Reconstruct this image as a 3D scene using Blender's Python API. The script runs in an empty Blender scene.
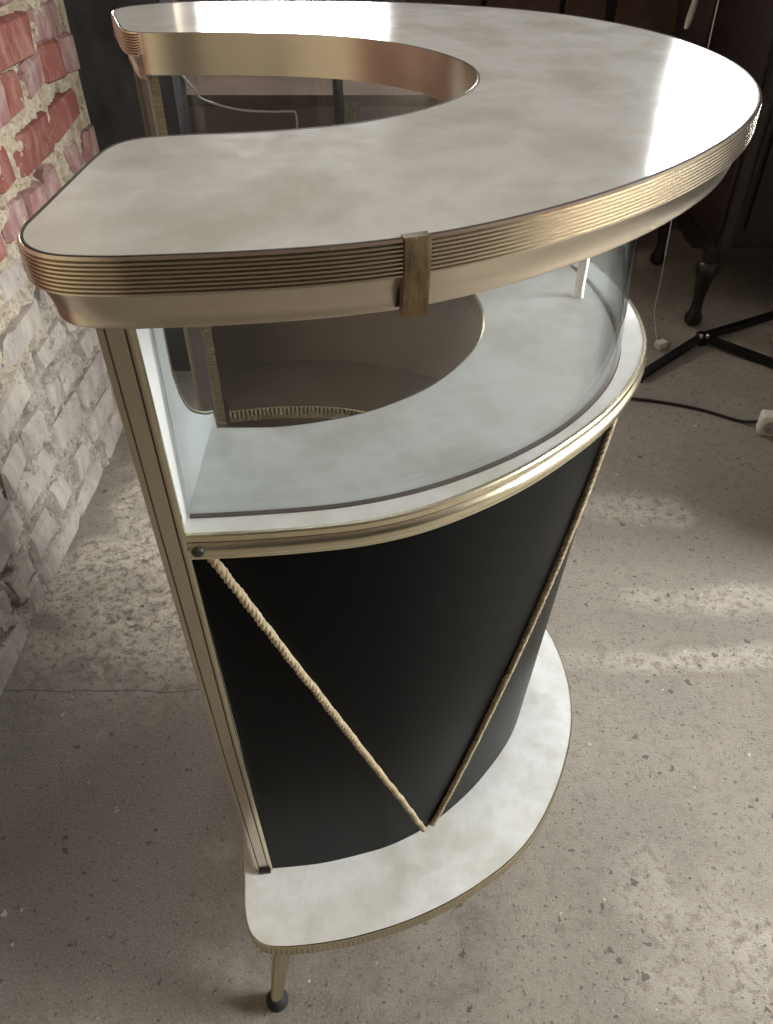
import bpy, bmesh, math, random
from mathutils import Vector, noise
random.seed(7)
sc = bpy.context.scene
C = sc.collection
PI = math.pi

# ------------------------------------------------------------------ camera, world, lights, exposure
CAM_H = 1.2755
PITCH = 0.7275
cam = bpy.data.cameras.new('camera')
cam.sensor_fit = 'VERTICAL'; cam.sensor_height = 24.0; cam.lens = 805.0 / 1024.0 * 24.0
cam.clip_start = 0.02
camo = bpy.data.objects.new('camera', cam); C.objects.link(camo)
camo.location = (0, 0, CAM_H); camo.rotation_euler = (PI / 2 - PITCH, 0, 0)
sc.camera = camo

world = bpy.data.worlds.new('overcast_sky'); sc.world = world
world.use_nodes = True
bg = world.node_tree.nodes['Background']
bg.inputs['Color'].default_value = (0.985, 0.99, 1.0, 1)
bg.inputs['Strength'].default_value = 30.0
sc.view_settings.view_transform = 'Standard'
sc.view_settings.look = 'None'
sc.view_settings.gamma = 1.0
sc.view_settings.use_curve_mapping = False
sc.view_settings.exposure = 0.34
sc.cycles.max_bounces = 8
sc.cycles.diffuse_bounces = 5
sc.cycles.transparent_max_bounces = 16
sc.cycles.sample_clamp_indirect = 6.0
sc.cycles.use_denoising = True

YL, YB, XR, YF, ZC = 0.0, 3.10, 3.0, -2.6, 2.55      # room: back wall, right wall, wall behind the viewer, ceiling
WIN1 = (-0.675, 0.03, 0.98, 1.68)                      # x0 x1 z0 z1 in the back wall
WIN2 = (0.98, 1.95, 1.42, 2.10)
WIN3 = (-0.25, 1.10, 0.45, 2.15)                        # y0 y1 z0 z1 in the right wall


def portal(name, loc, rot, sx, sy):
    l = bpy.data.lights.new(name, 'AREA'); l.shape = 'RECTANGLE'; l.size = sx; l.size_y = sy
    l.cycles.is_portal = True
    o = bpy.data.objects.new(name, l); C.objects.link(o); o.location = loc; o.rotation_euler = rot
    return o


portal('daylight_portal', ((WIN1[0] + WIN1[1]) / 2, YB + 0.19, (WIN1[2] + WIN1[3]) / 2), (-PI / 2, 0, 0), WIN1[1] - WIN1[0], WIN1[3] - WIN1[2])
portal('daylight_portal', ((WIN2[0] + WIN2[1]) / 2, YB + 0.19, (WIN2[2] + WIN2[3]) / 2), (-PI / 2, 0, 0), WIN2[1] - WIN2[0], WIN2[3] - WIN2[2])
portal('daylight_portal', (XR + 0.19, (WIN3[0] + WIN3[1]) / 2, (WIN3[2] + WIN3[3]) / 2), (0, PI / 2, 0), WIN3[3] - WIN3[2], WIN3[1] - WIN3[0])


# ------------------------------------------------------------------ materials
class NT:
    def __init__(s, name):
        s.m = bpy.data.materials.new(name); s.m.use_nodes = True
        s.t = s.m.node_tree; s.n = s.t.nodes; s.b = s.n['Principled BSDF']
        s.co = s.n.new('ShaderNodeTexCoord').outputs['Object']

    def lk(s, a, b): s.t.links.new(a, b)

    def set(s, **k):
        for key, v in k.items():
            s.b.inputs[key.replace('_', ' ')].default_value = v
        return s

    def noise(s, scale, detail=4, rough=0.55, co=None, dist=0.0):
        n = s.n.new('ShaderNodeTexNoise'); n.inputs['Scale'].default_value = scale
        n.inputs['Detail'].default_value = detail; n.inputs['Roughness'].default_value = rough
        n.inputs['Distortion'].default_value = dist
        s.lk(co or s.co, n.inputs['Vector']); return n.outputs['Fac']

    def voro(s, scale, feature='F1', co=None, rnd=1.0):
        n = s.n.new('ShaderNodeTexVoronoi'); n.feature = feature; n.inputs['Scale'].default_value = scale
        n.inputs['Randomness'].default_value = rnd
        s.lk(co or s.co, n.inputs['Vector']); return n

    def ramp(s, f, stops):
        r = s.n.new('ShaderNodeValToRGB'); e = r.color_ramp.elements
        while len(e) < len(stops): e.new(0.5)
        for i, (p, c) in enumerate(stops):
            e[i].position = p
            e[i].color = c if len(c) == 4 else (*c, 1)
        s.lk(f, r.inputs['Fac']); return r.outputs['Color']

    def mix(s, f, a, b, mode='MIX'):
        n = s.n.new('ShaderNodeMix'); n.data_type = 'RGBA'; n.blend_type = mode; n.clamp_factor = True
        for i, v in ((0, f), (6, a), (7, b)):
            if isinstance(v, (int, float)): n.inputs[i].default_value = v
            elif isinstance(v, tuple): n.inputs[i].default_value = v if len(v) == 4 else (*v, 1)
            else: s.lk(v, n.inputs[i])
        return n.outputs[2]

    def math(s, op, a, b=0.0, clamp=False):
        n = s.n.new('ShaderNodeMath'); n.operation = op; n.use_clamp = clamp
        for i, v in enumerate((a, b)):
            if isinstance(v, (int, float)): n.inputs[i].default_value = v
            else: s.lk(v, n.inputs[i])
        return n.outputs[0]

    def mapr(s, scale=(1, 1, 1), loc=(0, 0, 0), rot=(0, 0, 0), co=None):
        n = s.n.new('ShaderNodeMapping'); n.inputs['Scale'].default_value = scale
        n.inputs['Location'].default_value = loc; n.inputs['Rotation'].default_value = rot
        s.lk(co or s.co, n.inputs['Vector']); return n.outputs['Vector']

    def bump(s, h, strength=0.3, dist=0.01, normal=None):
        n = s.n.new('ShaderNodeBump'); n.inputs['Strength'].default_value = strength
        n.inputs['Distance'].default_value = dist; s.lk(h, n.inputs['Height'])
        if normal is not None: s.lk(normal, n.inputs['Normal'])
        s.lk(n.outputs['Normal'], s.b.inputs['Normal']); return n.outputs['Normal']

    def color(s, c): s.lk(c, s.b.inputs['Base Color']); return s

    def rough(s, f): s.lk(f, s.b.inputs['Roughness']); return s


def plain(name, col, rough=0.6, metal=0.0, var=0.25, scale=18.0, bump=0.0):
    m = NT(name)
    lo = tuple(c * (1 - var) for c in col); hi = tuple(min(1, c * (1 + var)) for c in col)
    f = m.noise(scale, 5)
    m.color(m.ramp(f, [(0.3, lo), (0.7, hi)]))
    m.set(Roughness=rough, Metallic=metal)
    if bump: m.bump(f, bump, 0.004)
    return m.m


M = {}
# cloudy marble laminate with a clear gloss
m = NT('marbled_laminate')
wv = m.noise(10, 8, 0.62, dist=0.12); w2 = m.noise(3.2, 4, 0.6, m.mapr(loc=(3, 1, 0))); w3 = m.noise(21, 5, 0.6)
col = m.ramp(wv, [(0.36, (0.60, 0.59, 0.52)), (0.46, (0.70, 0.70, 0.65)), (0.56, (0.81, 0.825, 0.80)), (0.66, (0.72, 0.72, 0.67))])
col = m.mix(m.ramp(w2, [(0.45, (0, 0, 0)), (0.7, (0.55, 0.55, 0.55))]), col, (0.66, 0.65, 0.59))
col = m.mix(m.ramp(w3, [(0.55, (0, 0, 0)), (0.75, (0.3, 0.3, 0.3))]), col, (0.66, 0.57, 0.46))
m.color(col).rough(m.ramp(m.noise(60, 3), [(0.3, (0.08, 0.08, 0.08)), (0.7, (0.13, 0.13, 0.13))]))
m.set(IOR=1.5)
M['laminate'] = m.m
m = NT('champagne_aluminium')
f = m.noise(30, 5, 0.6, m.mapr((1, 1, 6)))
m.color(m.ramp(f, [(0.3, (0.70, 0.63, 0.45)), (0.7, (0.72, 0.65, 0.47))])).set(Metallic=1.0, Roughness=0.24)
M['gold'] = m.m
m = NT('satin_aluminium_rim')
f = m.noise(26, 5, 0.6, m.mapr((1, 1, 7)))
m.color(m.ramp(f, [(0.3, (0.52, 0.455, 0.36)), (0.7, (0.55, 0.485, 0.385))])).set(Metallic=1.0, Roughness=0.23)
M['rim'] = m.m
m = NT('tarnished_brass')
f = m.noise(55, 5, 0.6, m.mapr((3, 3, .7)))
m.color(m.ramp(f, [(0.3, (0.09, 0.06, 0.035)), (0.52, (0.20, 0.14, 0.075)), (0.75, (0.34, 0.26, 0.15))])).set(Metallic=1.0, Roughness=0.42)
M['tarnish'] = m.m
m = NT('black_vinyl')
f = m.noise(420, 3)
m.set(Base_Color=(0.0022, 0.0028, 0.0029, 1), Roughness=0.34, IOR=1.45, Specular_IOR_Level=0.075); m.bump(f, 0.12, 0.001)
M['vinyl'] = m.m
m = NT('jute_rope')
f = m.noise(160, 4)
m.color(m.ramp(f, [(0.3, (0.24, 0.18, 0.10)), (0.7, (0.46, 0.37, 0.23))])).set(Roughness=0.8)
M['rope'] = m.m
M['dark_line'] = plain('dark_joint', (0.035, 0.026, 0.02), 0.6)
M['groove'] = plain('brown_felt_groove', (0.10, 0.065, 0.05), 0.7)
M['white_panel'] = plain('cream_painted_panel', (0.43, 0.43, 0.405), 0.55, var=0.04)
M['brown_wood'] = plain('brown_stained_lining', (0.30, 0.24, 0.205), 0.45, var=0.15, scale=6)
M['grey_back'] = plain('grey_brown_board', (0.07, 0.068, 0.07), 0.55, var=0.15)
M['chrome'] = plain('polished_post', (0.82, 0.79, 0.70), 0.38, 1.0, var=0.03)
M['rubber'] = plain('black_rubber', (0.008, 0.008, 0.008), 0.75)
M['screw'] = plain('rusty_screw', (0.03, 0.024, 0.02), 0.6, 0.2)


def glass(name, tint=(0.93, 0.95, 0.96), extra=0.0):
    m = NT(name); n = m.n
    lw = n.new('ShaderNodeLayerWeight'); lw.inputs['Blend'].default_value = 0.5
    p = m.math('POWER', lw.outputs['Facing'], 5.0)
    f = m.math('ADD', m.math('MULTIPLY', p, 0.95), 0.045 + extra, clamp=True)
    tr = n.new('ShaderNodeBsdfTransparent'); tr.inputs['Color'].default_value = (*tint, 1)
    gl = n.new('ShaderNodeBsdfGlossy'); gl.inputs['Roughness'].default_value = 0.02
    mx = n.new('ShaderNodeMixShader'); m.lk(f, mx.inputs[0]); m.lk(tr.outputs[0], mx.inputs[1]); m.lk(gl.outputs[0], mx.inputs[2])
    m.lk(mx.outputs[0], n['Material Output'].inputs['Surface'])
    return m.m


M['glass'] = glass('clear_curved_glass', extra=.03)
M['pane'] = glass('window_glass', (0.97, 0.98, 0.98))

# concrete floor
m = NT('old_concrete')
big = m.noise(1.3, 5, 0.6); mid = m.noise(6, 6, 0.65); fine = m.noise(48, 9, 0.78); gr = m.noise(260, 5, 0.75)
col = m.ramp(big, [(0.32, (0.255, 0.222, 0.178)), (0.50, (0.325, 0.288, 0.232)), (0.68, (0.40, 0.357, 0.29))])
col = m.mix(m.ramp(mid, [(0.35, (0.5, 0.5, 0.5)), (0.65, (0, 0, 0))]), col, (0.23, 0.20, 0.175))


def patch(cx, cy, rx, ry, soft=0.45, amp=2.0):
    """mask of a pale or dark patch: an ellipse on the floor with a ragged noise edge"""
    mp = m.mapr((1 / rx, 1 / ry, 0), (-cx / rx, -cy / ry, 0))
    ln = m.n.new('ShaderNodeVectorMath'); ln.operation = 'LENGTH'; m.lk(mp, ln.inputs[0])
    d = m.math('ADD', ln.outputs['Value'], m.math('MULTIPLY', m.math('SUBTRACT', mid, 0.5), amp * 2.2))
    return m.math('SUBTRACT', 1.0, m.math('DIVIDE', m.math('SUBTRACT', d, 1 - soft), 2 * soft), clamp=True)


worn_lit = m.ramp(fine, [(0.42, (0.34, 0.29, 0.22)), (0.49, (0.58, 0.52, 0.42)), (0.58, (0.74, 0.68, 0.57))])
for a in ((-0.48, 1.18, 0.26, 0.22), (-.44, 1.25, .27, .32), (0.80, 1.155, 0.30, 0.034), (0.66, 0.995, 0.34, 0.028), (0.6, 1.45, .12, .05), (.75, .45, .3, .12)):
    col = m.mix(m.math('MULTIPLY', patch(*a), 0.9 if a[0] < 0 else 0.45), col, worn_lit)  # left pair paints window light into the floor colour, others are wear
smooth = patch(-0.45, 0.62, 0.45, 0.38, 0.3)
col = m.mix(m.math('MULTIPLY', smooth, 0.75), col, (0.19, 0.164, 0.138))  # smooth darker concrete, colour deepened further for the bar's shadow
col = m.mix(m.ramp(fine, [(0.39, (0.6, 0.6, 0.6)), (0.49, (0, 0, 0))]), col, (0.19, 0.166, 0.135))
pit = m.noise(120, 3, 0.6, m.mapr(loc=(1, 7, 0)))
col = m.mix(m.ramp(pit, [(0.33, (0.85, 0.85, 0.85)), (0.39, (0, 0, 0))]), col, (0.09, 0.078, 0.066))
col = m.mix(m.ramp(gr, [(0.52, (0, 0, 0)), (0.70, (0.5, 0.5, 0.5))]), col, (0.52, 0.47, 0.39))
wc = m.n.new('ShaderNodeVectorMath'); wc.operation = 'ADD'; nz_ = m.n.new('ShaderNodeTexNoise'); nz_.inputs['Scale'].default_value = 90; m.lk(m.co, nz_.inputs['Vector'])
wsc = m.n.new('ShaderNodeVectorMath'); wsc.operation = 'SCALE'; wsc.inputs['Scale'].default_value = 0.022; m.lk(nz_.outputs['Color'], wsc.inputs[0]); m.lk(m.co, wc.inputs[0]); m.lk(wsc.outputs[0], wc.inputs[1])
WC = wc.outputs[0]
pv = m.voro(30, co=WC); ps = m.math('LESS_THAN', m.math('ADD', pv.outputs['Distance'], m.math('MULTIPLY', m.noise(7, 3), 0.5)), 0.355)
col = m.mix(m.math('MULTIPLY', ps, 0.75), col, (0.075, 0.065, 0.06))
pv2 = m.voro(24, co=m.mapr(loc=(5.3, 2.2, 0), co=WC)); ps2 = m.math('LESS_THAN', m.math('ADD', pv2.outputs['Distance'], m.math('MULTIPLY', m.noise(11, 3), 0.5)), 0.29)
col = m.mix(m.math('MULTIPLY', ps2, 0.8), col, (0.62, 0.58, 0.50))
# one long crack across the slab
cm = m.n.new('ShaderNodeSeparateXYZ'); m.lk(m.co, cm.inputs[0])
wob = m.math('MULTIPLY', m.math('SUBTRACT', m.noise(5, 5), 0.5), 0.05)
cr = m.math('ABSOLUTE', m.math('SUBTRACT', m.math('ADD', cm.outputs['Y'], wob), 0.918))
crk = m.math('MULTIPLY', m.math('LESS_THAN', cr, 0.0016), m.math('LESS_THAN', cm.outputs['X'], -0.25))
col = m.mix(m.math('MULTIPLY', crk, 0.7), col, (0.07, 0.06, 0.05))
m.color(col).rough(m.ramp(fine, [(0.3, (0.62, 0.62, 0.62)), (0.7, (0.85, 0.85, 0.85))]))
h = m.math('ADD', m.math('MULTIPLY', fine, 0.6), m.math('MULTIPLY', gr, 0.35))
h = m.math('SUBTRACT', h, m.math('MULTIPLY', crk, 0.5))
m.bump(h, 0.8, 0.010)
M['floor'] = m.m

# mortar and bricks
m = NT('sandy_mortar')
sx = m.n.new('ShaderNodeSeparateXYZ'); m.lk(m.co, sx.inputs[0])
f = m.noise(40, 6, 0.7); g = m.noise(160, 5, 0.7); b_ = m.noise(5, 4)
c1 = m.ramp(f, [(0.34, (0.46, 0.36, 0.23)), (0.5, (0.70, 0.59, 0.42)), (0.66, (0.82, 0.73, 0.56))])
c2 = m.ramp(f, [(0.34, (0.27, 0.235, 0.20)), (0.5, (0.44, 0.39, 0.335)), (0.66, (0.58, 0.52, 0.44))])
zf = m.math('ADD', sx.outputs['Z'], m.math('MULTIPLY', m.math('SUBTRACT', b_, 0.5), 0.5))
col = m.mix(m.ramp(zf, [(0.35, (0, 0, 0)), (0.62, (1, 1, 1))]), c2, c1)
col = m.mix(m.ramp(g, [(0.36, (0.65, 0.65, 0.65)), (0.43, (0, 0, 0))]), col, (0.12, 0.095, 0.07))
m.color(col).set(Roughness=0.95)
m.bump(m.math('ADD', f, m.math('MULTIPLY', g, 0.6)), 0.9, 0.012)
M['mortar'] = m.m


def brickmat(name, lo, hi, dust, damt):
    m = NT(name)
    gm = m.n.new('ShaderNodeNewGeometry'); pos = gm.outputs['Position']
    f = m.noise(9, 6, 0.65, pos); g = m.noise(70, 5, 0.7, pos); st = m.noise(24, 5, 0.7, m.mapr((1, 1, .4), co=pos))
    oi = m.n.new('ShaderNodeObjectInfo')
    col = m.mix(f, lo, hi)
    col = m.mix(m.math('MULTIPLY', oi.outputs['Random'], 0.35), col, tuple(0.55 * c for c in lo))
    col = m.mix(m.ramp(st, [(0.5 - damt * .35, (0, 0, 0)), (0.72 - damt * .2, (0.85, 0.85, 0.85))]), col, dust)
    col = m.mix(m.ramp(g, [(0.30, (0.6, 0.6, 0.6)), (0.42, (0, 0, 0))]), col, tuple(0.35 * c for c in lo))
    m.color(col).set(Roughness=0.9)
    m.bump(m.math('ADD', m.math('MULTIPLY', g, .6), st), 0.6, 0.006)
    return m.m


M['brick_R'] = brickmat('red_brick', (0.20, 0.060, 0.045), (0.34, 0.110, 0.082), (0.45, 0.26, 0.20), 0.1)
M['brick_P'] = brickmat('pink_dusty_brick', (0.25, 0.115, 0.105), (0.38, 0.19, 0.175), (0.50, 0.37, 0.32), 0.3)
M['brick_G'] = brickmat('limewashed_grey_brick', (0.25, 0.215, 0.195), (0.38, 0.335, 0.30), (0.47, 0.42, 0.355), 0.5)
M['soot'] = plain('sooty_plaster', (0.05, 0.048, 0.047), 0.9, var=0.45, scale=7, bump=0.4)
M['dark_wall'] = plain('dim_plaster', (0.16, 0.125, 0.115), 0.9, var=0.2, scale=4)
M['pale_wall'] = plain('grey_plaster', (0.36, 0.34, 0.31), 0.9, var=0.15, scale=4)
M['frame'] = plain('white_window_frame', (0.6, 0.6, 0.58), 0.5, var=0.05)
M['antique'] = plain('dark_walnut', (0.018, 0.010, 0.008), 0.4, var=0.45, scale=9)
M['plank'] = plain('brown_plank', (0.085, 0.058, 0.045), 0.6, var=0.3, scale=5)
M['chest'] = plain('brown_fibreboard', (0.19, 0.145, 0.13), 0.7, var=0.1, scale=5)
for k in ('plank', 'chest', 'dark_wall', 'soot'):
    M[k].node_tree.nodes['Principled BSDF'].inputs['Specular IOR Level'].default_value = 0.03
    M[k].node_tree.nodes['Principled BSDF'].inputs['Roughness'].default_value = 0.95
M['black_metal'] = plain('black_steel', (0.012, 0.012, 0.013), 0.45, 0.3)
M['black_cable'] = plain('black_cable', (0.012, 0.012, 0.012), 0.5)
M['white_plastic'] = plain('white_plastic', (0.68, 0.66, 0.60), 0.4, var=0.05)


# ------------------------------------------------------------------ mesh helpers
def mesh(name, v, f, mat, parent=None, smooth=None):
    me = bpy.data.meshes.new(name); me.from_pydata([tuple(p) for p in v], [], f); me.update()
    if smooth is not None:
        for p in me.polygons: p.use_smooth = True
        me.set_sharp_from_angle(angle=math.radians(smooth))
    me.materials.append(M[mat] if isinstance(mat, str) else mat)
    o = bpy.data.objects.new(name, me); C.objects.link(o)
    if parent: o.parent = parent
    return o


def fixn(o):
    bm = bmesh.new(); bm.from_mesh(o.data); bmesh.ops.recalc_face_normals(bm, faces=bm.faces); bm.to_mesh(o.data); bm.free()
    return o


class MB:
    """collects simple solids into one mesh"""
    def __init__(s): s.v = []; s.f = []

    def add(s, v, f):
        b = len(s.v); s.v += [tuple(p) for p in v]; s.f += [tuple(i + b for i in q) for q in f]; return s

    def box(s, x0, x1, y0, y1, z0, z1):
        v = [(x, y, z) for z in (z0, z1) for y in (y0, y1) for x in (x0, x1)]
        return s.add(v, [(0, 2, 3, 1), (4, 5, 7, 6), (0, 1, 5, 4), (2, 6, 7, 3), (0, 4, 6, 2), (1, 3, 7, 5)])

    def bar(s, a, b, w, t, up=(0, 0, 1)):
        a, b = Vector(a), Vector(b); d = (b - a).normalized(); up = Vector(up)
        x = d.cross(up)
        if x.length < 1e-4: x = d.cross(Vector((1, 0, 0)))
        x = x.normalized() * w / 2; y = x.cross(d).normalized() * t / 2
        v = [p + sx * x + sy * y for p in (a, b) for sx, sy in ((-1, -1), (1, -1), (1, 1), (-1, 1))]
        return s.add(v, [(3, 2, 1, 0), (4, 5, 6, 7), (0, 1, 5, 4), (1, 2, 6, 5), (2, 3, 7, 6), (3, 0, 4, 7)])

    def tube(s, pts, r, n=10, cap=True):
        pts = [Vector(p) for p in pts]; rs = r if isinstance(r, (list, tuple)) else [r] * len(pts)
        t0 = (pts[1] - pts[0]).normalized(); a = t0.orthogonal().normalized(); rings = []
        for i, p in enumerate(pts):
            t = (pts[min(i + 1, len(pts) - 1)] - pts[max(i - 1, 0)]).normalized()
            a = (a - t * a.dot(t)).normalized(); b = t.cross(a)
            rings.append([p + rs[i] * (math.cos(q * 2 * PI / n) * a + math.sin(q * 2 * PI / n) * b) for q in range(n)])
        v = [p for rg in rings for p in rg]; f = []
        for i in range(len(rings) - 1):
            for q in range(n):
                f.append((i * n + q, i * n + (q + 1) % n, (i + 1) * n + (q + 1) % n, (i + 1) * n + q))
        if cap:
            f.append(tuple(range(n))[::-1]); f.append(tuple((len(rings) - 1) * n + q for q in range(n)))
        return s.add(v, f)

    def lathe(s, prof, n=20, c=(0, 0)):
        v = [(c[0] + r * math.cos(q * 2 * PI / n), c[1] + r * math.sin(q * 2 * PI / n), z) for r, z in prof for q in range(n)]; f = []
        for i in range(len(prof) - 1):
            for q in range(n):
                f.append((i * n + q, i * n + (q + 1) % n, (i + 1) * n + (q + 1) % n, (i + 1) * n + q))
        f.append(tuple(range(n))[::-1]); f.append(tuple((len(prof) - 1) * n + q for q in range(n)))
        return s.add(v, f)

    def build(s, name, mat, parent=None, smooth=None): return mesh(name, s.v, s.f, mat, parent, smooth)


def crom(P, closed=False, step=0.004):
    """centripetal-like Catmull-Rom through 2D points, resampled evenly"""
    n = len(P); out = []
    segs = n if closed else n - 1
    for i in range(segs):
        if closed: p0, p1, p2, p3 = (Vector(P[(i + k - 1) % n]) for k in range(4))
        else: p0, p1, p2, p3 = (Vector(P[min(max(i + k - 1, 0), n - 1)]) for k in range(4))
        d1 = max((p1 - p0).length, 1e-6) ** .5; d2 = max((p2 - p1).length, 1e-6) ** .5; d3 = max((p3 - p2).length, 1e-6) ** .5
        m1 = (p1 - p0) / d1 - (p2 - p0) / (d1 + d2) + (p2 - p1) / d2 if d1 > 1e-2 else (p2 - p1) / d2
        m2 = (p2 - p1) / d2 - (p3 - p1) / (d2 + d3) + (p3 - p2) / d3 if d3 > 1e-2 else (p2 - p1) / d2
        m1 = m1 * d2; m2 = m2 * d2
        for k in range(60):
            t = k / 60; t2 = t * t; t3 = t2 * t
            out.append((2 * t3 - 3 * t2 + 1) * p1 + (t3 - 2 * t2 + t) * m1 + (-2 * t3 + 3 * t2) * p2 + (t3 - t2) * m2)
    out.append(Vector(P[0]) if closed else Vector(P[-1]))
    L = [0.0]
    for i in range(1, len(out)): L.append(L[-1] + (out[i] - out[i - 1]).length)
    N = max(4, round(L[-1] / step)); res = []; j = 0
    for k in range(N if closed else N + 1):
        s = L[-1] * k / N
        while j < len(L) - 2 and L[j + 1] < s: j += 1
        t = (s - L[j]) / max(L[j + 1] - L[j], 1e-9); res.append(out[j].lerp(out[j + 1], t))
    for _ in range(6):
        n_ = len(res)
        if closed: res = [(res[i - 1] + res[i] * 2 + res[(i + 1) % n_]) / 4 for i in range(n_)]
        else: res = [res[0]] + [(res[i - 1] + res[i] * 2 + res[i + 1]) / 4 for i in range(1, n_ - 1)] + [res[-1]]
    return res


def outn(pts, closed):
    n = len(pts); r = []
    for i in range(n):
        a = pts[(i - 1) % n] if closed else pts[max(i - 1, 0)]; b = pts[(i + 1) % n] if closed else pts[min(i + 1, n - 1)]
        d = (b - a).normalized(); r.append(Vector((d.y, -d.x)))
    return r


def sweep(name, pts, prof, mat, parent, closed=False, smooth=40, wob=None):
    """push a profile of (outward offset, z) along a plan outline"""
    nn = outn(pts, closed); k = len(prof); v = []; f = []
    for i, (p, q) in enumerate(zip(pts, nn)):
        for o, z in prof:
            oo = o + (wob(i, o, z) if wob else 0); w = p + q * oo; v.append((w.x, w.y, z))
    m_ = len(pts)
    for i in range(m_ if closed else m_ - 1):
        a = i * k; b = ((i + 1) % m_) * k
        for j in range(k - 1): f.append((a + j, a + j + 1, b + j + 1, b + j))
    if not closed:
        f.append(tuple(range(k))); f.append(tuple((m_ - 1) * k + j for j in range(k))[::-1])
    return mesh(name, v, f, mat, parent, smooth)


def offset(pts, d, closed=True):
    return [p + q * d for p, q in zip(pts, outn(pts, closed))]


def slab(name, loop, z0, z1, mat, parent):
    """flat board of any outline"""
    n = len(loop); bm = bmesh.new()
    a = [bm.verts.new((p.x, p.y, z0)) for p in loop]; b = [bm.verts.new((p.x, p.y, z1)) for p in loop]
    bm.faces.new(a[::-1]); bm.faces.new(b)
    for i in range(n): bm.faces.new((a[i], a[(i + 1) % n], b[(i + 1) % n], b[i]))
    bm.normal_update()
    bmesh.ops.triangulate(bm, faces=[q for q in bm.faces if len(q.verts) > 4], ngon_method='EAR_CLIP')
    me = bpy.data.meshes.new(name); bm.to_mesh(me); bm.free(); me.materials.append(M[mat])
    o = bpy.data.objects.new(name, me); C.objects.link(o); o.parent = parent; return o


def struct(o): o['kind'] = 'structure'; return o


def tag(o, label, cat, group=None):
    o['label'] = label; o['category'] = cat
    if group: o['group'] = group
    return o


def empty(name, loc=(0, 0, 0), rz=0.0):
    o = bpy.data.objects.new(name, None); C.objects.link(o); o.location = loc; o.rotation_euler = (0, 0, rz); o.empty_display_size = 0.1
    return o


# ------------------------------------------------------------------ room shell
WALL_A = Vector((-0.7387, 0.9219)); WALL_D = Vector((0.02612, 0.99966)).normalized(); WALL_N = Vector((WALL_D.y, -WALL_D.x))


def wallpt(y, out, z):
    """point on the brick wall: y along it, out of its face, height"""
    p = WALL_A + WALL_D * (y - 0.9219) + WALL_N * out
    return (p.x, p.y, z)


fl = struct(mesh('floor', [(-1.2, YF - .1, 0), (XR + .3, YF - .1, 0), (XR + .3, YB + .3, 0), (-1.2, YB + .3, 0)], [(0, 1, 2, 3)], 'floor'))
struct(MB().box(-1.2, XR + .3, YF - .2, YB + .3, ZC, ZC + .1).build('ceiling', 'dark_wall'))
struct(MB().box(-1.2, XR + .3, YF - .2, YF, 0, ZC).build('wall_front', 'soot'))
b = MB(); xs = [-1.2, WIN1[0], WIN1[1], WIN2[0], WIN2[1], XR + .3]
b.box(xs[0], xs[1], YB, YB + .2, 0, ZC); b.box(xs[2], xs[3], YB, YB + .2, 0, ZC); b.box(xs[4], xs[5], YB, YB + .2, 0, ZC)
for w in (WIN1, WIN2): b.box(w[0], w[1], YB, YB + .2, 0, w[2]); b.box(w[0], w[1], YB, YB + .2, w[3], ZC)
struct(b.build('wall_back', 'dark_wall'))
b = MB(); b.box(XR, XR + .2, YF, WIN3[0], 0, ZC); b.box(XR, XR + .2, WIN3[1], YB, 0, ZC)
b.box(XR, XR + .2, WIN3[0], WIN3[1], 0, WIN3[2]); b.box(XR, XR + .2, WIN3[0], WIN3[1], WIN3[3], ZC)
struct(b.build('wall_right', 'pale_wall'))


struct(MB().box(1.15, XR, 1.18, 1.28, 0, ZC).build('wall_light_blocker', 'pale_wall'))  # unseen wall stub added to keep right-window light off back floor and bricks


def window(name, w, axis):
    e = struct(empty(name)); t = 0.035; a0, a1, z0, z1 = w
    mid_ = (a0 + a1) / 2

    def bx(mb, p0, p1, q0, q1, d0, d1):
        if axis == 'y': mb.box(p0, p1, YB + d0, YB + d1, q0, q1)
        else: mb.box(XR + d0, XR + d1, p0, p1, q0, q1)
        return mb
    f = MB()
    bx(f, a0, a0 + t, z0, z1, .08, .13); bx(f, a1 - t, a1, z0, z1, .08, .13)
    bx(f, a0 + t, a1 - t, z0, z0 + t, .08, .13); bx(f, a0 + t, a1 - t, z1 - t, z1, .08, .13)
    f.build('window_frame', 'frame', e)
    bx(MB(), mid_ - .012, mid_ + .012, z0 + t, z1 - t, .085, .125).build('mullion', 'frame', e)
    bx(MB(), a0 + t, mid_ - .012, z0 + t, z1 - t, .10, .104).build('pane', 'pane', e)
    bx(MB(), mid_ + .012, a1 - t, z0 + t, z1 - t, .10, .104).build('pane', 'pane', e)
    return e


window('window_1', WIN1, 'y'); window('window_2', WIN2, 'y'); window('window_3', WIN3, 'x')

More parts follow.
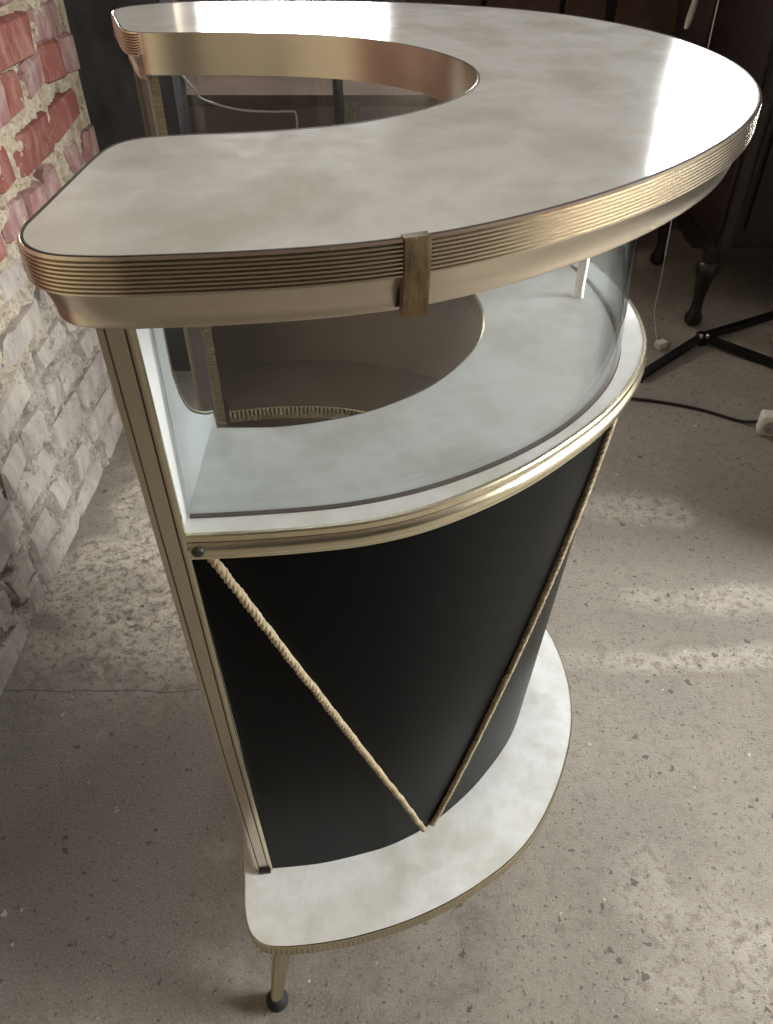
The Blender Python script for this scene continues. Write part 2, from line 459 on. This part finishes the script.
# brick wall: a rough mortar bed with every brick standing in it
Y0, Y1, ZT = 0.25, 2.04, 1.52
ROWS = [(-0.012, .043), (.080, .132), (.186, .242), (.270, .322), (.366, .412), (.460, .503), (.545, .590), (.630, .680), (.720, .775), (.823, .878), (.900, .955), (.985, 1.04), (1.07, 1.125), (1.155, 1.21), (1.24, 1.295), (1.325, 1.38), (1.41, 1.465)]
SEEN = {0: [(1.092, 1.167), (1.189, 1.403), (1.418, 1.60), (1.64, 1.79)],
        1: [(1.080, 1.164), (1.198, 1.299), (1.333, 1.413), (1.463, 1.547), (1.60, 1.76)],
        2: [(1.00, 1.18), (1.205, 1.385), (1.44, 1.582), (1.603, 1.770)],
        3: [(1.188, 1.278), (1.313, 1.395), (1.440, 1.517), (1.530, 1.614), (1.665, 1.722)],
        4: [(1.225, 1.405), (1.474, 1.610), (1.65, 1.82)],
        5: [(1.24, 1.32), (1.350, 1.523), (1.57, 1.64)],
        6: [(1.25, 1.37), (1.414, 1.523), (1.56, 1.73)],
        7: [(1.500, 1.595), (1.610, 1.692), (1.723, 1.801), (1.871, 1.941), (1.976, 2.052)],
        8: [(1.525, 1.60), (1.645, 1.822), (1.840, 2.005)],
        9: [(1.647, 1.732), (1.756, 1.848), (1.868, 1.953), (1.973, 2.05)],
        10: [(1.63, 1.826), (1.850, 2.03)]}
COL = {7: 'PPPPP', 8: 'RRR', 9: 'RPRP', 10: 'RP'}
bricks = []
for r, (z0, z1) in enumerate(ROWS):
    got = SEEN.get(r, [])
    for i, (a, b_) in enumerate(got): bricks.append((a, b_, z0, z1, COL[r][i] if r in COL else 'G', r))
    hi = Y1 - .01
    if got:
        y = got[0][0]
        spans = [(Y0, y - .022)]
        if hi - got[-1][1] > .09: spans.append((got[-1][1] + .022, hi))
    else: spans = [(Y0, hi)]
    for s0, s1 in spans:
        y = s0; long_ = (r % 2 == 0)
        while s1 - y > .05:
            ln = (random.uniform(.17, .20) if long_ else random.uniform(.08, .09))
            if s1 - y - ln < .06: ln = s1 - y
            if ln > .24: ln = .2
            c = 'G' if r < 6 else random.choice('RPRP')
            bricks.append((y, y + ln, z0, z1, c, r)); y += ln + random.uniform(.016, .026)
ny, nz = 520, 440
v = []; f = []
grid = []
for j in range(nz + 1):
    z = ZT * j / nz
    for i in range(ny + 1):
        y = Y0 + (Y1 - Y0) * i / ny
        p = Vector((y, z, 0))
        o = -0.003 + 0.008 * noise.noise(p * 7) + 0.0105 * noise.noise(p * 27 + Vector((7, 0, 0))) + 0.0075 * noise.noise(p * 62) + .003 * noise.noise(p * 140)
        o -= 0.03 * max(0, noise.noise(p * 24 + Vector((0, 5, 3))) - 0.24) * 3
        if z < .02: o += .006
        v.append(wallpt(y, o, z))
for j in range(nz):
    for i in range(ny):
        a = j * (ny + 1) + i; f.append((a, a + 1, a + ny + 2, a + ny + 1))
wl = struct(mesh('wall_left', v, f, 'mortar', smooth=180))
b = MB()
for (ya, yb, za, zb) in ((YF, Y0, 0, ZC), (Y1, YB, 0, ZC), (Y0, Y1, ZT, ZC)):
    q = [wallpt(y, o, z) for z in (za, zb) for o in (-.3, 0) for y in (ya, yb)]
    b.add(q, [(0, 1, 3, 2), (4, 6, 7, 5), (0, 4, 5, 1), (2, 3, 7, 6), (0, 2, 6, 4), (1, 5, 7, 3)])
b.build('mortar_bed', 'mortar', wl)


def brick_shape(seed):
    rnd = random.Random(seed); bm = bmesh.new(); bmesh.ops.create_cube(bm, size=1.0)
    for q in bm.verts:
        q.co += Vector((rnd.uniform(-.09, .07), rnd.uniform(-.10, .07), rnd.uniform(-.15, .13)))
    bmesh.ops.bevel(bm, geom=list(bm.edges), offset=0.11, segments=1, affect='EDGES', profile=0.5, clamp_overlap=True)
    for q in bm.verts: q.co += Vector((rnd.uniform(-.025, .025), rnd.uniform(-.05, .05), rnd.uniform(-.05, .05)))
    me = bpy.data.meshes.new('brick'); bm.to_mesh(me); bm.free()
    for p in me.polygons: p.use_smooth = True
    me.set_sharp_from_angle(angle=math.radians(35))
    me.materials.append(None); return me


shapes = [brick_shape(k) for k in range(14)]
wa = math.atan2(-WALL_D.x, WALL_D.y)
for k, (a, b_, z0, z1, c, r) in enumerate(bricks):
    o = bpy.data.objects.new('brick', shapes[k % 14]); C.objects.link(o); o.parent = wl
    o.material_slots[0].link = 'OBJECT'; o.material_slots[0].material = M['brick_' + c]
    dep = 0.08
    o.location = wallpt((a + b_) / 2, -dep / 2 + random.uniform(.003, .013), (z0 + z1) / 2 + random.uniform(-.003, .003))
    o.rotation_euler = (random.uniform(-.09, .09) * (.35 if b_ - a > .12 else 1), random.uniform(-.06, .06), wa + random.uniform(-.04, .04))
    o.scale = (dep, (b_ - a) * 1.08, (z1 - z0) * 1.30)

# sooty chimney breast at the end of the brick wall
XJ = -0.50
v = []; f = []
n1, n2 = 26, 60
for j in range(n2 + 1):
    for i in range(n1 + 1):
        x = -0.76 + (XJ + .76) * i / n1; z = ZC * j / n2; p = Vector((x, z, 3))
        v.append((x, 2.06 + .012 * noise.noise(p * 8) + .006 * noise.noise(p * 25), z))
for j in range(n2):
    for i in range(n1):
        a = j * (n1 + 1) + i; f.append((a, a + 1, a + n1 + 2, a + n1 + 1))
base = len(v)
wj = struct(mesh('wall_chimney', v, f, 'soot', smooth=180))
MB().box(-0.76, XJ, 2.072, 2.20, 0, ZC).build('chimney_core', 'soot', wj)

# ------------------------------------------------------------------ the bar
YAW = 0.128; ZO = 0.04
bar = tag(empty('home_bar', (-0.158, 0.786, 0), YAW), 'curved retro home bar with marbled top, gilt rims, curved glass and black front', 'bar')
ZTOP, ZMID, ZPL = 1.05 + ZO, 0.815 + ZO, 0.15 + ZO

TOP = [(-.093, -.325), (-.089, -.344), (-.074, -.361), (-.044, -.3685), (.01, -.372), (.064, -.372), (.121, -.367), (.168, -.354), (.222, -.331), (.286, -.296), (.345, -.253), (.399, -.202), (.436, -.154), (.460, -.112), (.477, -.064), (.485, -.005), (.479, .060), (.457, .130), (.421, .190), (.369, .243), (.305, .281), (.216, .316), (.12, .338), (.03, .350), (-.042, .352), (-.08, .343), (-.108, .330), (-.118, .313), (-.109, .26), (-.098, .213), (-.090, .196), (-.073, .187),
       (-.011, .179), (.043, .169), (.096, .156), (.148, .133), (.195, .094), (.227, .045), (.239, .003), (.237, -.034), (.224, -.068), (.2, -.100), (.161, -.130), (.119, -.150), (.079, -.159), (.041, -.163), (-.015, -.163), (-.042, -.166), (-.057, -.176), (-.065, -.192), (-.078, -.25), (-.088, -.300)]
top = crom(TOP, True, 0.004)
outer = [p.x > -.03 and (abs(p.y) > .24 or p.x > .26) for p in top]
for _ in range(120):
    top = [(top[i - 1] + top[i] * 2 + top[(i + 1) % len(top)]) / 4 if outer[i] else top[i] for i in range(len(top))]
slab('countertop', offset(top, -.0012), ZTOP - .020, ZTOP, 'laminate', bar)
slab('under_board', offset(top, -.0115), ZTOP - .0405, ZTOP - .020, 'white_panel', bar)
sweep('edge_joint', top, [(.0002, ZTOP - .002), (.0002, ZTOP + .0003), (-.0010, ZTOP + .0003), (-.0010, ZTOP - .002)], 'dark_line', bar, True)
prof = [(-.001, ZTOP - .001), (.0012, ZTOP + .0002), (.0028, ZTOP - .0014)]
for k in range(8):
    z = ZTOP - .0022 - k * .00255
    prof += [(.0012, z), (.0030, z - .0007), (.0030, z - .0019)]
prof += [(.0008, ZTOP - .0232), (-.0012, ZTOP - .0242), (-.0036, ZTOP - .030), (-.0062, ZTOP - .037), (-.0076, ZTOP - .0445), (-.0074, ZTOP - .0462), (-.0080, ZTOP - .0478), (-.014, ZTOP - .0478)]
inner = [1.0 if (p.x > -.085 and abs(p.y - .012) < .178 and p.x < .26) else 0.0 for p in top]
sweep('rim_trim', top, prof, 'rim', bar, True, 30, wob=lambda i, o, z: (0.0012 - o) * inner[i] if ZTOP - .047 < z < ZTOP - .001 else 0)
for q in bpy.data.objects['rim_trim'].data.vertices:
    if inner[q.index // len(prof)]: q.co.z = ZTOP + (q.co.z - ZTOP) * .86
seg = [p for p in top if .121 <= p.x <= .1385 and p.y < -.3]
sweep('joint_clip', seg, [(-.003, ZTOP + .0009), (.0030, ZTOP + .0009), (.0044, ZTOP - .001), (.0044, ZTOP - .024), (.0022, ZTOP - .0488), (-.004, ZTOP - .0492)], 'tarnish', bar)

mid_near = [(-.0385, -.3372), (.005, -.340), (.048, -.341), (.100, -.339), (.152, -.328), (.225, -.296), (.289, -.254), (.340, -.211), (.385, -.157), (.412, -.108), (.425, -.058)]
mid_out = crom(mid_near + [(.429, 0)] + [(x - .02 * max(0, 1 - (x + .045) / .15), -y) for x, y in mid_near[::-1]], False, .004)
mid_in = crom([(-.047, .198), (.03, .206), (.099, .198), (.139, .184), (.181, .159), (.214, .127), (.246, .082), (.262, .034), (.265, 0), (.262, -.034), (.246, -.082), (.214, -.127), (.181, -.159), (.139, -.184), (.099, -.198), (.039, -.206), (-.018, -.200)], False, .004)
slab('serving_counter', [Vector((-.056, -.336))] + mid_out + [Vector((-.08, .336)), Vector((-.075, .199))] + mid_in + [Vector((-.034, -.199))], ZMID - .018, ZMID, 'laminate', bar)
tr = sweep('counter_trim', mid_out, [(-.0008, ZMID + .0004), (.0022, ZMID + .0008), (.0034, ZMID - .0005), (.0034, ZMID - .0055), (.0012, ZMID - .0070), (.0026, ZMID - .0084), (.0044, ZMID - .0100), (.0054, ZMID - .0135), (.0054, ZMID - .0172), (.0044, ZMID - .0205), (.0030, ZMID - .0220), (.0030, ZMID - .0245), (-.004, ZMID - .0245)], 'gold', bar, False, 40)
sweep('trim_line', mid_out, [(.0005, ZMID - .0062), (.0022, ZMID - .0064), (.0022, ZMID - .0076), (.0005, ZMID - .0078)], 'dark_line', tr)
s_ = MB(); s_.lathe([(.0001, -.0012), (.0048, -.0012), (.0052, 0), (.0040, .0016), (.0001, .0022)], 14)
so = s_.build('screw', 'screw', tr, 40); so.location = (-.031, -.3440, ZMID - .0135); so.rotation_euler = (PI / 2, 0, 0)
sweep('counter_edge', mid_in, [(.0, ZMID - .019), (.002, ZMID - .018), (.002, ZMID - .001), (.0, ZMID + .0006)], 'gold', bar)

gl_near = [(-.036, -.317), (.01, -.3195), (.089, -.319), (.156, -.306), (.229, -.276), (.295, -.233), (.349, -.176), (.382, -.116), (.397, -.06)]
gl = crom(gl_near + [(.402, 0)] + [(x - .02 * max(0, 1 - (x + .036) / .15), -y) for x, y in gl_near[::-1]], False, .006)
sweep('glass_groove', gl, [(-.0026, ZMID - .001), (-.0026, ZMID + .0006), (.0026, ZMID + .0006), (.0026, ZMID - .001)], 'groove', bar)
sweep('glass_screen', gl, [(-.0018, ZMID + .001), (.0018, ZMID + .001), (-.0082, ZTOP - .0402), (-.0118, ZTOP - .0402), (-.0018, ZMID + .001)], 'glass', bar, False, 40)

# support posts
for (x, y) in ((.377, .003),):
    MB().lathe([(.0064, ZMID), (.0064, ZMID + .002), (.0055, ZMID + .004), (.0055, ZTOP - .043), (.0085, ZTOP - .042), (.0085, ZTOP - .040)], 18, (x, y)).build('support_post', 'chrome', bar, 40)

# black front between counter and plinth
ht_near = [(x, y) for x, y in ((-.052, -.3270), (.005, -.330), (.048, -.331), (.098, -.328), (.149, -.317), (.220, -.286), (.281, -.246), (.331, -.204), (.374, -.152), (.400, -.105), (.413, -.057))]
hb_near = [(-.052, -.290), (-.002, -.292), (.036, -.292), (.084, -.287), (.130, -.279), (.189, -.256), (.247, -.219), (.290, -.182), (.333, -.135), (.360, -.092), (.376, -.049)]
dx = lambda L, k: [(x - k * max(0, 1 - (x + .045) / .15), -y) for x, y in L[::-1]]
NS = 260


def even(P):
    q = crom(P, False, .002)
    return [q[round(i * (len(q) - 1) / NS)] for i in range(NS + 1)]


ht = even(ht_near + [(.417, 0)] + dx(ht_near, .02)); hb = even(hb_near + [(.381, 0)] + dx(hb_near, .02))
Z_T = ZMID - .0245


def hull(t, s, off=0.0):
    """t 0..1 bottom to top, s 0..1 around the front"""
    i = min(max(s, 0), 1) * NS; k = min(int(i), NS - 1); u = i - k
    a = hb[k].lerp(hb[k + 1], u); b = ht[k].lerp(ht[k + 1], u); p = a.lerp(b, t)
    d = (hb[k + 1] - hb[k]).lerp(ht[k + 1] - ht[k], t).normalized()
    return Vector((p.x + d.y * off, p.y - d.x * off, ZPL + (Z_T + .004 - ZPL) * t))


def hull_sheet(name, off, mat, t0=0.0, t1=1.0, flip=False):
    nt = 14; v = []; f = []; nS = 130
    for j in range(nt + 1):
        for i in range(nS + 1): v.append(hull(t0 + (t1 - t0) * j / nt, i / nS, off))
    for j in range(nt):
        for i in range(nS):
            a = j * (nS + 1) + i; q = (a, a + 1, a + nS + 2, a + nS + 1); f.append(q[::-1] if flip else q)
    return mesh(name, v, f, mat, bar, 180)


hull_sheet('front_panel', 0.0, 'vinyl')
hull_sheet('inner_lining', -.010, 'brown_wood', flip=True)


def rope(s0, t0, s1, t1):
    """three twisted strands laid on the front"""
    n = 190; mb = MB(); c = [hull(t0 + (t1 - t0) * i / n, s0 + (s1 - s0) * i / n, .0035) for i in range(n + 1)]
    L = sum((c[i + 1] - c[i]).length for i in range(n)); tw = L / .021 * 2 * PI
    for k in range(3):
        pts = []
        for i, p in enumerate(c):
            d = (c[min(i + 1, n)] - c[max(i - 1, 0)]).normalized(); s = s0 + (s1 - s0) * i / n
            nb = (hull(.5, s, .01) - hull(.5, s, 0)).normalized(); e = d.cross(nb).normalized(); nb = e.cross(d)
            a = tw * i / n + k * 2 * PI / 3
            pts.append(p + .0021 * (math.cos(a) * nb + math.sin(a) * e))
        mb.tube(pts, .0023, 6)
    return mb.build('rope', 'rope', bar, 60)


def s_at(curve, x, sign):
    best = min(range(NS + 1), key=lambda i: abs(curve[i].x - x) + (0 if curve[i].y * sign > 0 else 9)); return best / NS


tA = .995
sA0, sA1 = s_at(ht, -.029, -1), s_at(ht, .384, -1); sB0 = s_at(hb, .176, -1)
sA2, sA3 = 1 - sA1, 1 - sA0; sB2 = 1 - sB0
for a, t0, b_, t1 in ((sA0, tA, sB0, .008), (sB0 + .012, .008, sA1, tA), (sA1 + .014, tA, .5, .008), (.512, .008, sA2, tA), (sA2 + .014, tA, sB2, .008), (sB2 + .012, .008, sA3, tA)):
    rope(a, t0, b_, t1)

# plinth
pl_near = [(-.071, -.30), (-.070, -.345), (-.064, -.369), (-.049, -.386), (-.025, -.392), (.02, -.3945), (.073, -.392), (.152, -.378), (.237, -.348), (.313, -.303), (.378, -.230), (.431, -.134), (.451, -.062)]
pl = crom(pl_near + [(.456, 0)] + [(x, -y) for x, y in pl_near[::-1]], True, .0033)
slab('plinth', offset(pl, -.001), ZPL - .024, ZPL, 'laminate', bar)
sweep('plinth_trim', pl, [(-.0012, ZPL - .001), (-.0006, ZPL + .0004), (.0008, ZPL + .0004), (.0016, ZPL - .002), (.0018, ZPL - .0045), (.0018, ZPL - .021), (.0010, ZPL - .0245), (-.003, ZPL - .025)], 'gold', bar, True, 5,
      wob=lambda i, o, z: (-0.0022 if i % 2 else 0) if o > .0017 else 0)

# legs with ball feet
foot_mesh = None
for (tx, ty, fx, fy) in ((-.020, -.350, -.046, -.395), (-.020, .350, -.046, .395), (.290, -.120, .310, -.135), (.290, .120, .310, .135)):
    a = Vector((tx, ty, ZPL - .024)); b_ = Vector((fx, fy, .026)); d = b_ - a
    lg = MB().tube([a, a + d * .03, a + d * .5, a + d * .93, b_], [.0165, .0160, .0125, .0088, .0085], 18).build('leg', 'gold', bar, 40)
    MB().lathe([(.0001, .0), (.008, .0008), (.0135, .005), (.0158, .012), (.0152, .019), (.0120, .025), (.0085, .029), (.0001, .0295)], 20, (fx, fy)).build('ball_foot', 'rubber', lg, 60)


# end panels with concave cut-out above the counter
def end_panel(sg, ox, slope=-.125):
    """sg -1 near, +1 far; ox moves the panel along x"""
    X = lambda y: -.040 + (abs(y) - .33) * slope + ox      # plan line of the inner face
    prof = [(.290, ZPL), (.318, ZPL + .35), (.335, ZMID), (.343, ZTOP - .041), (.279, ZTOP - .041), (.2815, .985), (.2815, .962), (.274, .939), (.265, .924), (.254, .911), (.239, .898), (.222, .885), (.207, .874), (.194, .866), (.184, .860), (.1835, ZMID), (.178, ZMID - .02), (.178, ZPL)]
    th = .0135; n = len(prof)
    v = [(X(y), sg * y, z) for y, z in prof] + [(X(y) - th, sg * y, z) for y, z in prof]
    f = [tuple(range(n)), tuple(range(2 * n - 1, n - 1, -1))] + [(i, n + i, n + (i + 1) % n, (i + 1) % n) for i in range(n)]
    p = mesh('end_panel', v, f, 'white_panel', bar); fixn(p)
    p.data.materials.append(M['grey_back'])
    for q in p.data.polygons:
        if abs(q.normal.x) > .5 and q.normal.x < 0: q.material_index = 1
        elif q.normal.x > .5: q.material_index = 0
    # gilt strip along the outer edge, with a bead and dark lines
    pts = [(X(y), sg * (y + .0008), z) for y, z in ((.290, ZPL + .001), (.318, ZPL + .35), (.335, ZMID), (.3425, ZTOP - .042))]

    def run(name, x0, x1, o, mat, par):
        v = []; f = []
        for (x, y, z) in pts:
            v += [(x + x0, y - sg * .001, z), (x + x1, y - sg * .001, z), (x + x1, y + sg * o, z), (x + x0, y + sg * o, z)]
        for i in range(len(pts) - 1):
            for k in range(4): f.append((i * 4 + k, i * 4 + (k + 1) % 4, i * 4 + 4 + (k + 1) % 4, i * 4 + 4 + k))
        f += [(3, 2, 1, 0), tuple(len(v) - 4 + k for k in range(4))]
        return fixn(mesh(name, v, f, mat, par))
    st = run('edge_strip', -.0205, -.0005, .0022, 'rim', p)
    run('edge_bead', -.0008, .0022, .0036, 'gold', st)
    run('edge_line', -.0042, -.0030, .0026, 'dark_line', st)
    run('edge_line', -.0162, -.0150, .0026, 'dark_line', st)
    MB().box(X(.29) - .0165, X(.29) - .001, min(sg * .291, sg * .2975), max(sg * .291, sg * .2975), ZPL + .0005, ZPL + .007).build('end_cap', 'screw', st)
    # ribbed trim along the inner edge
    e = [q for q in prof[4:]]
    path = [Vector((a, b)) for a, b in e]; L = []
    for i in range(len(path) - 1):
        d = path[i + 1] - path[i]; k = max(1, round(d.length / .0026))
        L += [path[i] + d * j / k for j in range(k)]
    L.append(path[-1]); v = []; f = []
    for i, q in enumerate(L):
        a = L[max(i - 1, 0)]; b2 = L[min(i + 1, len(L) - 1)]; d = (b2 - a).normalized(); nr = Vector((d.y, -d.x))
        if nr.x > 0 and abs(nr.x) > abs(nr.y): nr = -nr
        if abs(nr.y) >= abs(nr.x) and nr.y < 0: nr = -nr
        o = .0012 + (.0012 if i % 2 else 0); w = q + nr * o
        v += [(X(q.x) + .0008, sg * w.x, w.y), (X(q.x) - th * .75, sg * w.x, w.y)]
    for i in range(len(L) - 1): f.append((2 * i, 2 * i + 1, 2 * i + 3, 2 * i + 2))
    mesh('ribbed_trim', v, f, 'gold', p)
    return p


end_panel(-1, 0.0); end_panel(1, -.050, -.25)

# low inner shelf with a ribbed gilt edge
ZS = .575 + ZO
tS = (ZS - ZPL) / (Z_T - ZPL)
sh_out = [hull(tS, i / 130, -.0105).to_2d() for i in range(131)]
sh_in = crom([(-.045, .180), (.03, .182), (.099, .172), (.139, .158), (.181, .133), (.214, .101), (.236, .056), (.243, 0), (.236, -.056), (.214, -.101), (.181, -.133), (.139, -.158), (.099, -.172), (.039, -.180), (-.018, -.178)], False, .003)
slab('inner_shelf', sh_out + sh_in, ZS - .016, ZS, 'brown_wood', bar)
sweep('shelf_trim', sh_in, [(.0, ZS - .018), (.0020, ZS - .018), (.0026, ZS - .014), (.0026, ZS + .001), (.0018, ZS + .002), (.0, ZS + .002)], 'gold', bar, False, 25,
      wob=lambda i, o, z: (0.001 if i % 2 else 0) if o > .0025 else 0)

# ------------------------------------------------------------------ things in the dim background
cab = tag(empty('antique_cabinet', (.985, 2.34, 0)), 'dark carved antique cabinet on legs with a scalloped apron', 'cabinet')
W, D = 1.0, .48
MB().box(0, W, 0, D, .25, 1.02).build('body', 'antique', cab)
MB().box(-.03, W + .03, -.03, D + .02, 1.02, 1.06).build('cabinet_top', 'antique', cab)
MB().box(-.015, W + .015, -.015, D, .24, .265).build('base_moulding', 'antique', cab)


def apron(n, length, axis):
    v = []; f = []
    for i in range(n + 1):
        u = i / n; z = .190 + .025 * abs(math.sin(u * PI * 3)) - .035 * math.exp(-((u - .5) / .12) ** 2)
        for d in (0, .02):
            for zz in (z, .242):
                v.append((u * length, d, zz) if axis == 'x' else (d, u * length, zz))
    for i in range(n):
        a = 4 * i; b2 = a + 4
        f += [(a, b2, b2 + 1, a + 1), (a + 2, a + 3, b2 + 3, b2 + 2), (a, a + 2, b2 + 2, b2), (a + 1, b2 + 1, b2 + 3, a + 3)]
    return fixn(mesh('apron', v, f, 'antique', cab))


apron(40, W, 'x'); apron(24, D, 'y')
for (x, y) in ((.0, .0), (W, .0), (.0, D - .03), (W, D - .03)):
    MB().lathe([(.016, 0), (.026, .01), (.028, .03), (.018, .05), (.016, .09), (.021, .12), (.026, .16), (.034, .18), (.034, .20), (.024, .212), (.028, .25)], 16, (x, y + .005)).build('leg', 'antique', cab, 40)
for x in (.03, W - .03):
    MB().lathe([(.024, .265), (.026, .29), (.018, .31), (.021, .6), (.018, .93), (.026, .95), (.026, 1.02)], 14, (x, -.008)).build('corner_column', 'antique', cab, 40)
for x0, x1 in ((.075, .48), (.52, .925)):
    d_ = MB().box(x0, x1, -.014, .002, .31, .98).build('door', 'antique', cab)
    MB().box(x0 + .06, x1 - .06, -.022, -.013, .43, .91).build('door_panel', 'antique', d_)
    kn = MB().lathe([(.004, 0), (.004, .012), (.011, .016), (.011, .022), (.004, .028)], 12).build('knob', 'tarnish', d_)
    kn.location = (x1 - .03 if x0 < .3 else x0 + .03, -.014, .67); kn.rotation_euler = (PI / 2, 0, 0)

st = tag(empty('metal_stand', (.978, 2.225, 0)), 'black steel stand with three flat floor legs in front of dark cabinet', 'stand')
for (ex, ey) in ((-.245, -.215), (.34, -.287), (.36, .20)):
    a = Vector((0, 0, .022)); e = Vector((ex, ey, .010))
    lg = MB().bar(a, e, .022, .018).build('leg', 'black_metal', st)
    MB().box(ex - .012, ex + .012, ey - .012, ey + .012, 0, .006).build('foot_pad', 'rubber', lg)
MB().lathe([(.020, 0), (.020, .030), (.016, .034), (.010, .036)], 18).build('hub', 'black_metal', st, 40)
for k in range(2):
    MB().lathe([(.0045, .03), (.0045, .040), (.002, .042)], 10, (-.012 + .02 * k, -.022)).build('bolt', 'chrome', st)

sk = tag(empty('extension_socket', (1.028, 1.775, .030), -.25), 'white plastic extension socket lying on the concrete floor', 'socket')


sk.rotation_euler = (PI / 2, 0, -.25)


def rbox(x0, x1, y0, y1, z0, z1, r, name, mat, par):
    bm = bmesh.new(); bmesh.ops.create_cube(bm, size=1.0)
    for q in bm.verts: q.co = Vector(((x0, x1)[q.co.x > 0], (y0, y1)[q.co.y > 0], (z0, z1)[q.co.z > 0]))
    bmesh.ops.bevel(bm, geom=list(bm.edges), offset=r, segments=3, affect='EDGES', profile=0.5)
    me = bpy.data.meshes.new(name); bm.to_mesh(me); bm.free(); me.materials.append(M[mat])
    for p in me.polygons: p.use_smooth = True
    o = bpy.data.objects.new(name, me); C.objects.link(o); o.parent = par; return o


rbox(-.032, .19, -.030, .030, 0, .046, .009, 'socket_body', 'white_plastic', sk)
for k in range(4):
    ring = MB().lathe([(.0215, .0455), (.0225, .0475), (.0205, .0480), (.0195, .0462)], 24, (-.003 + k * .052, 0)).build('outlet', 'white_plastic', sk, 40)
    MB().lathe([(.0001, .0463), (.0193, .0465), (.0195, .0468)], 24, (-.003 + k * .052, 0)).build('outlet_recess', plain('grey_recess', (.33, .32, .29), .5) if k == 0 else bpy.data.materials['grey_recess'], ring)
    for e in (-1, 1):
        MB().lathe([(.0026, .0464), (.0026, .0474)], 10, (-.003 + k * .052 + e * .0065, e * .004)).build('pin_hole', 'rubber', ring)


def cable(name, pts, r, mat, label, cat='cable'):
    P = [Vector(p) for p in pts]; out = []
    for i in range(len(P) - 1):
        p0, p1, p2, p3 = P[max(i - 1, 0)], P[i], P[i + 1], P[min(i + 2, len(P) - 1)]
        for k in range(10):
            t = k / 10
            out.append(.5 * (2 * p1 + (p2 - p0) * t + (2 * p0 - 5 * p1 + 4 * p2 - p3) * t * t + (3 * p1 - p0 - 3 * p2 + p3) * t ** 3))
    out.append(P[-1])
    return tag(MB().tube(out, r, 8).build(name, mat, None, 60), label, cat)


cable('power_cable', [(1.01, 1.787, .012), (.96, 1.80, .005), (.86, 1.86, .004), (.72, 1.905, .004), (.52, 1.93, .004), (.30, 1.99, .004), (.1, 2.1, .004)], .0042, 'black_cable', 'thin black cable running over the floor to the white socket')
cable('white_cable', [(1.62, 2.16, .004), (1.45, 2.165, .004), (1.30, 2.19, .004), (1.215, 2.225, .004), (1.225, 2.26, .004), (1.30, 2.275, .004), (1.45, 2.27, .004), (1.62, 2.25, .004)], .0042, 'white_plastic', 'white cable looped on the floor below the carved cabinet')
pg = tag(empty('power_plug', (.845, 2.195, 0), .5), 'small white plug lying on the floor behind the bar', 'plug')
rbox(-.018, .018, -.013, .013, 0, .024, .005, 'plug_body', 'white_plastic', pg)
for e in (-1, 1): MB().tube([(.018, e * .006, .012), (.034, e * .006, .012)], .0022, 8).build('pin', 'chrome', pg)
cable('thin_lead', [(.835, 2.20, .012), (.86, 2.32, .006), (.885, 2.43, .01), (.893, 2.46, .10), (.886, 2.47, .30), (.884, 2.50, .7), (.887, 2.52, 1.07)], .0016, 'white_plastic', 'thin pale lead hanging beside the carved cabinet down to the plug')

# boards leaning on the back wall, chest, pole
for k, (x0, x1, h) in enumerate(((.06, .30, 1.2), (.32, .55, 1.15), (.57, .70, 1.22), (.735, .93, 1.12))):
    o = MB().box(0, x1 - x0, 0, .02, 0, h).build('leaning_board', 'plank')
    o.location = (x0, 2.90, 0.0); o.rotation_euler = (-.11, 0, 0)
    tag(o, ('wide brown board leaning on the back wall nearest the window over the chest', 'second brown board from the left leaning on the back wall', 'narrow tall brown board leaning on the back wall', 'shortest brown board leaning on the back wall beside the carved cabinet')[k], 'board', 'boards leaning on the back wall')
ch = tag(empty('storage_chest', (-.66, 2.60, 0)), 'low brown chest against the back wall behind the bar', 'chest')
MB().box(0, .86, 0, .26, 0, .585).build('body', 'chest', ch)
MB().box(-.006, .872, -.012, .268, .585, .616).build('lid', 'plank', ch)
lc = MB().box(.52, .58, -.018, -.011, .545, .60).build('lock_plate', 'tarnish', ch)
pl_ = tag(empty('upright_pole', (-.135, 2.45, 0)), 'black upright stand pole behind the bar in front of chest', 'stand')
MB().lathe([(.085, 0), (.085, .012), (.03, .02), (.017, .03)], 24).build('base', 'black_metal', pl_, 40)
MB().lathe([(.015, .02), (.015, .85), (.012, .86)], 16).build('pole', 'black_metal', pl_, 40)
hg = tag(empty('hanging_lamp_cord', (.93, 2.86, 0)), 'dark cord with a pale connector hanging in front of back wall', 'cord')
MB().tube([(.01, .0, 2.55), (.008, 0, 1.6), (.012, 0, .84)], .003, 8).build('cord', 'black_cable', hg)
MB().tube([(.012, 0, .845), (.010, 0, .82), (.002, 0, .76), (-.002, 0, .735)], [.004, .009, .011, .007], 10).build('connector', 'white_plastic', hg, 60)
cable('reflection_curve', [(-.497, 2.17, .765), (-.500, 2.30, .70), (-.530, 2.50, .630), (-.505, 2.572, .596), (-.434, 2.578, .578), (-.346, 2.580, .572), (-.290, 2.580, .573), (-.270, 2.580, .566), (-.269, 2.582, .50), (-.270, 2.582, .25), (-.272, 2.57, .02), (-.28, 2.5, .004)], .0032, 'white_plastic', 'added white curve before the brown chest, for a reflection in the glass')  # tube added for the pale curve, taken for a reflection in the glass
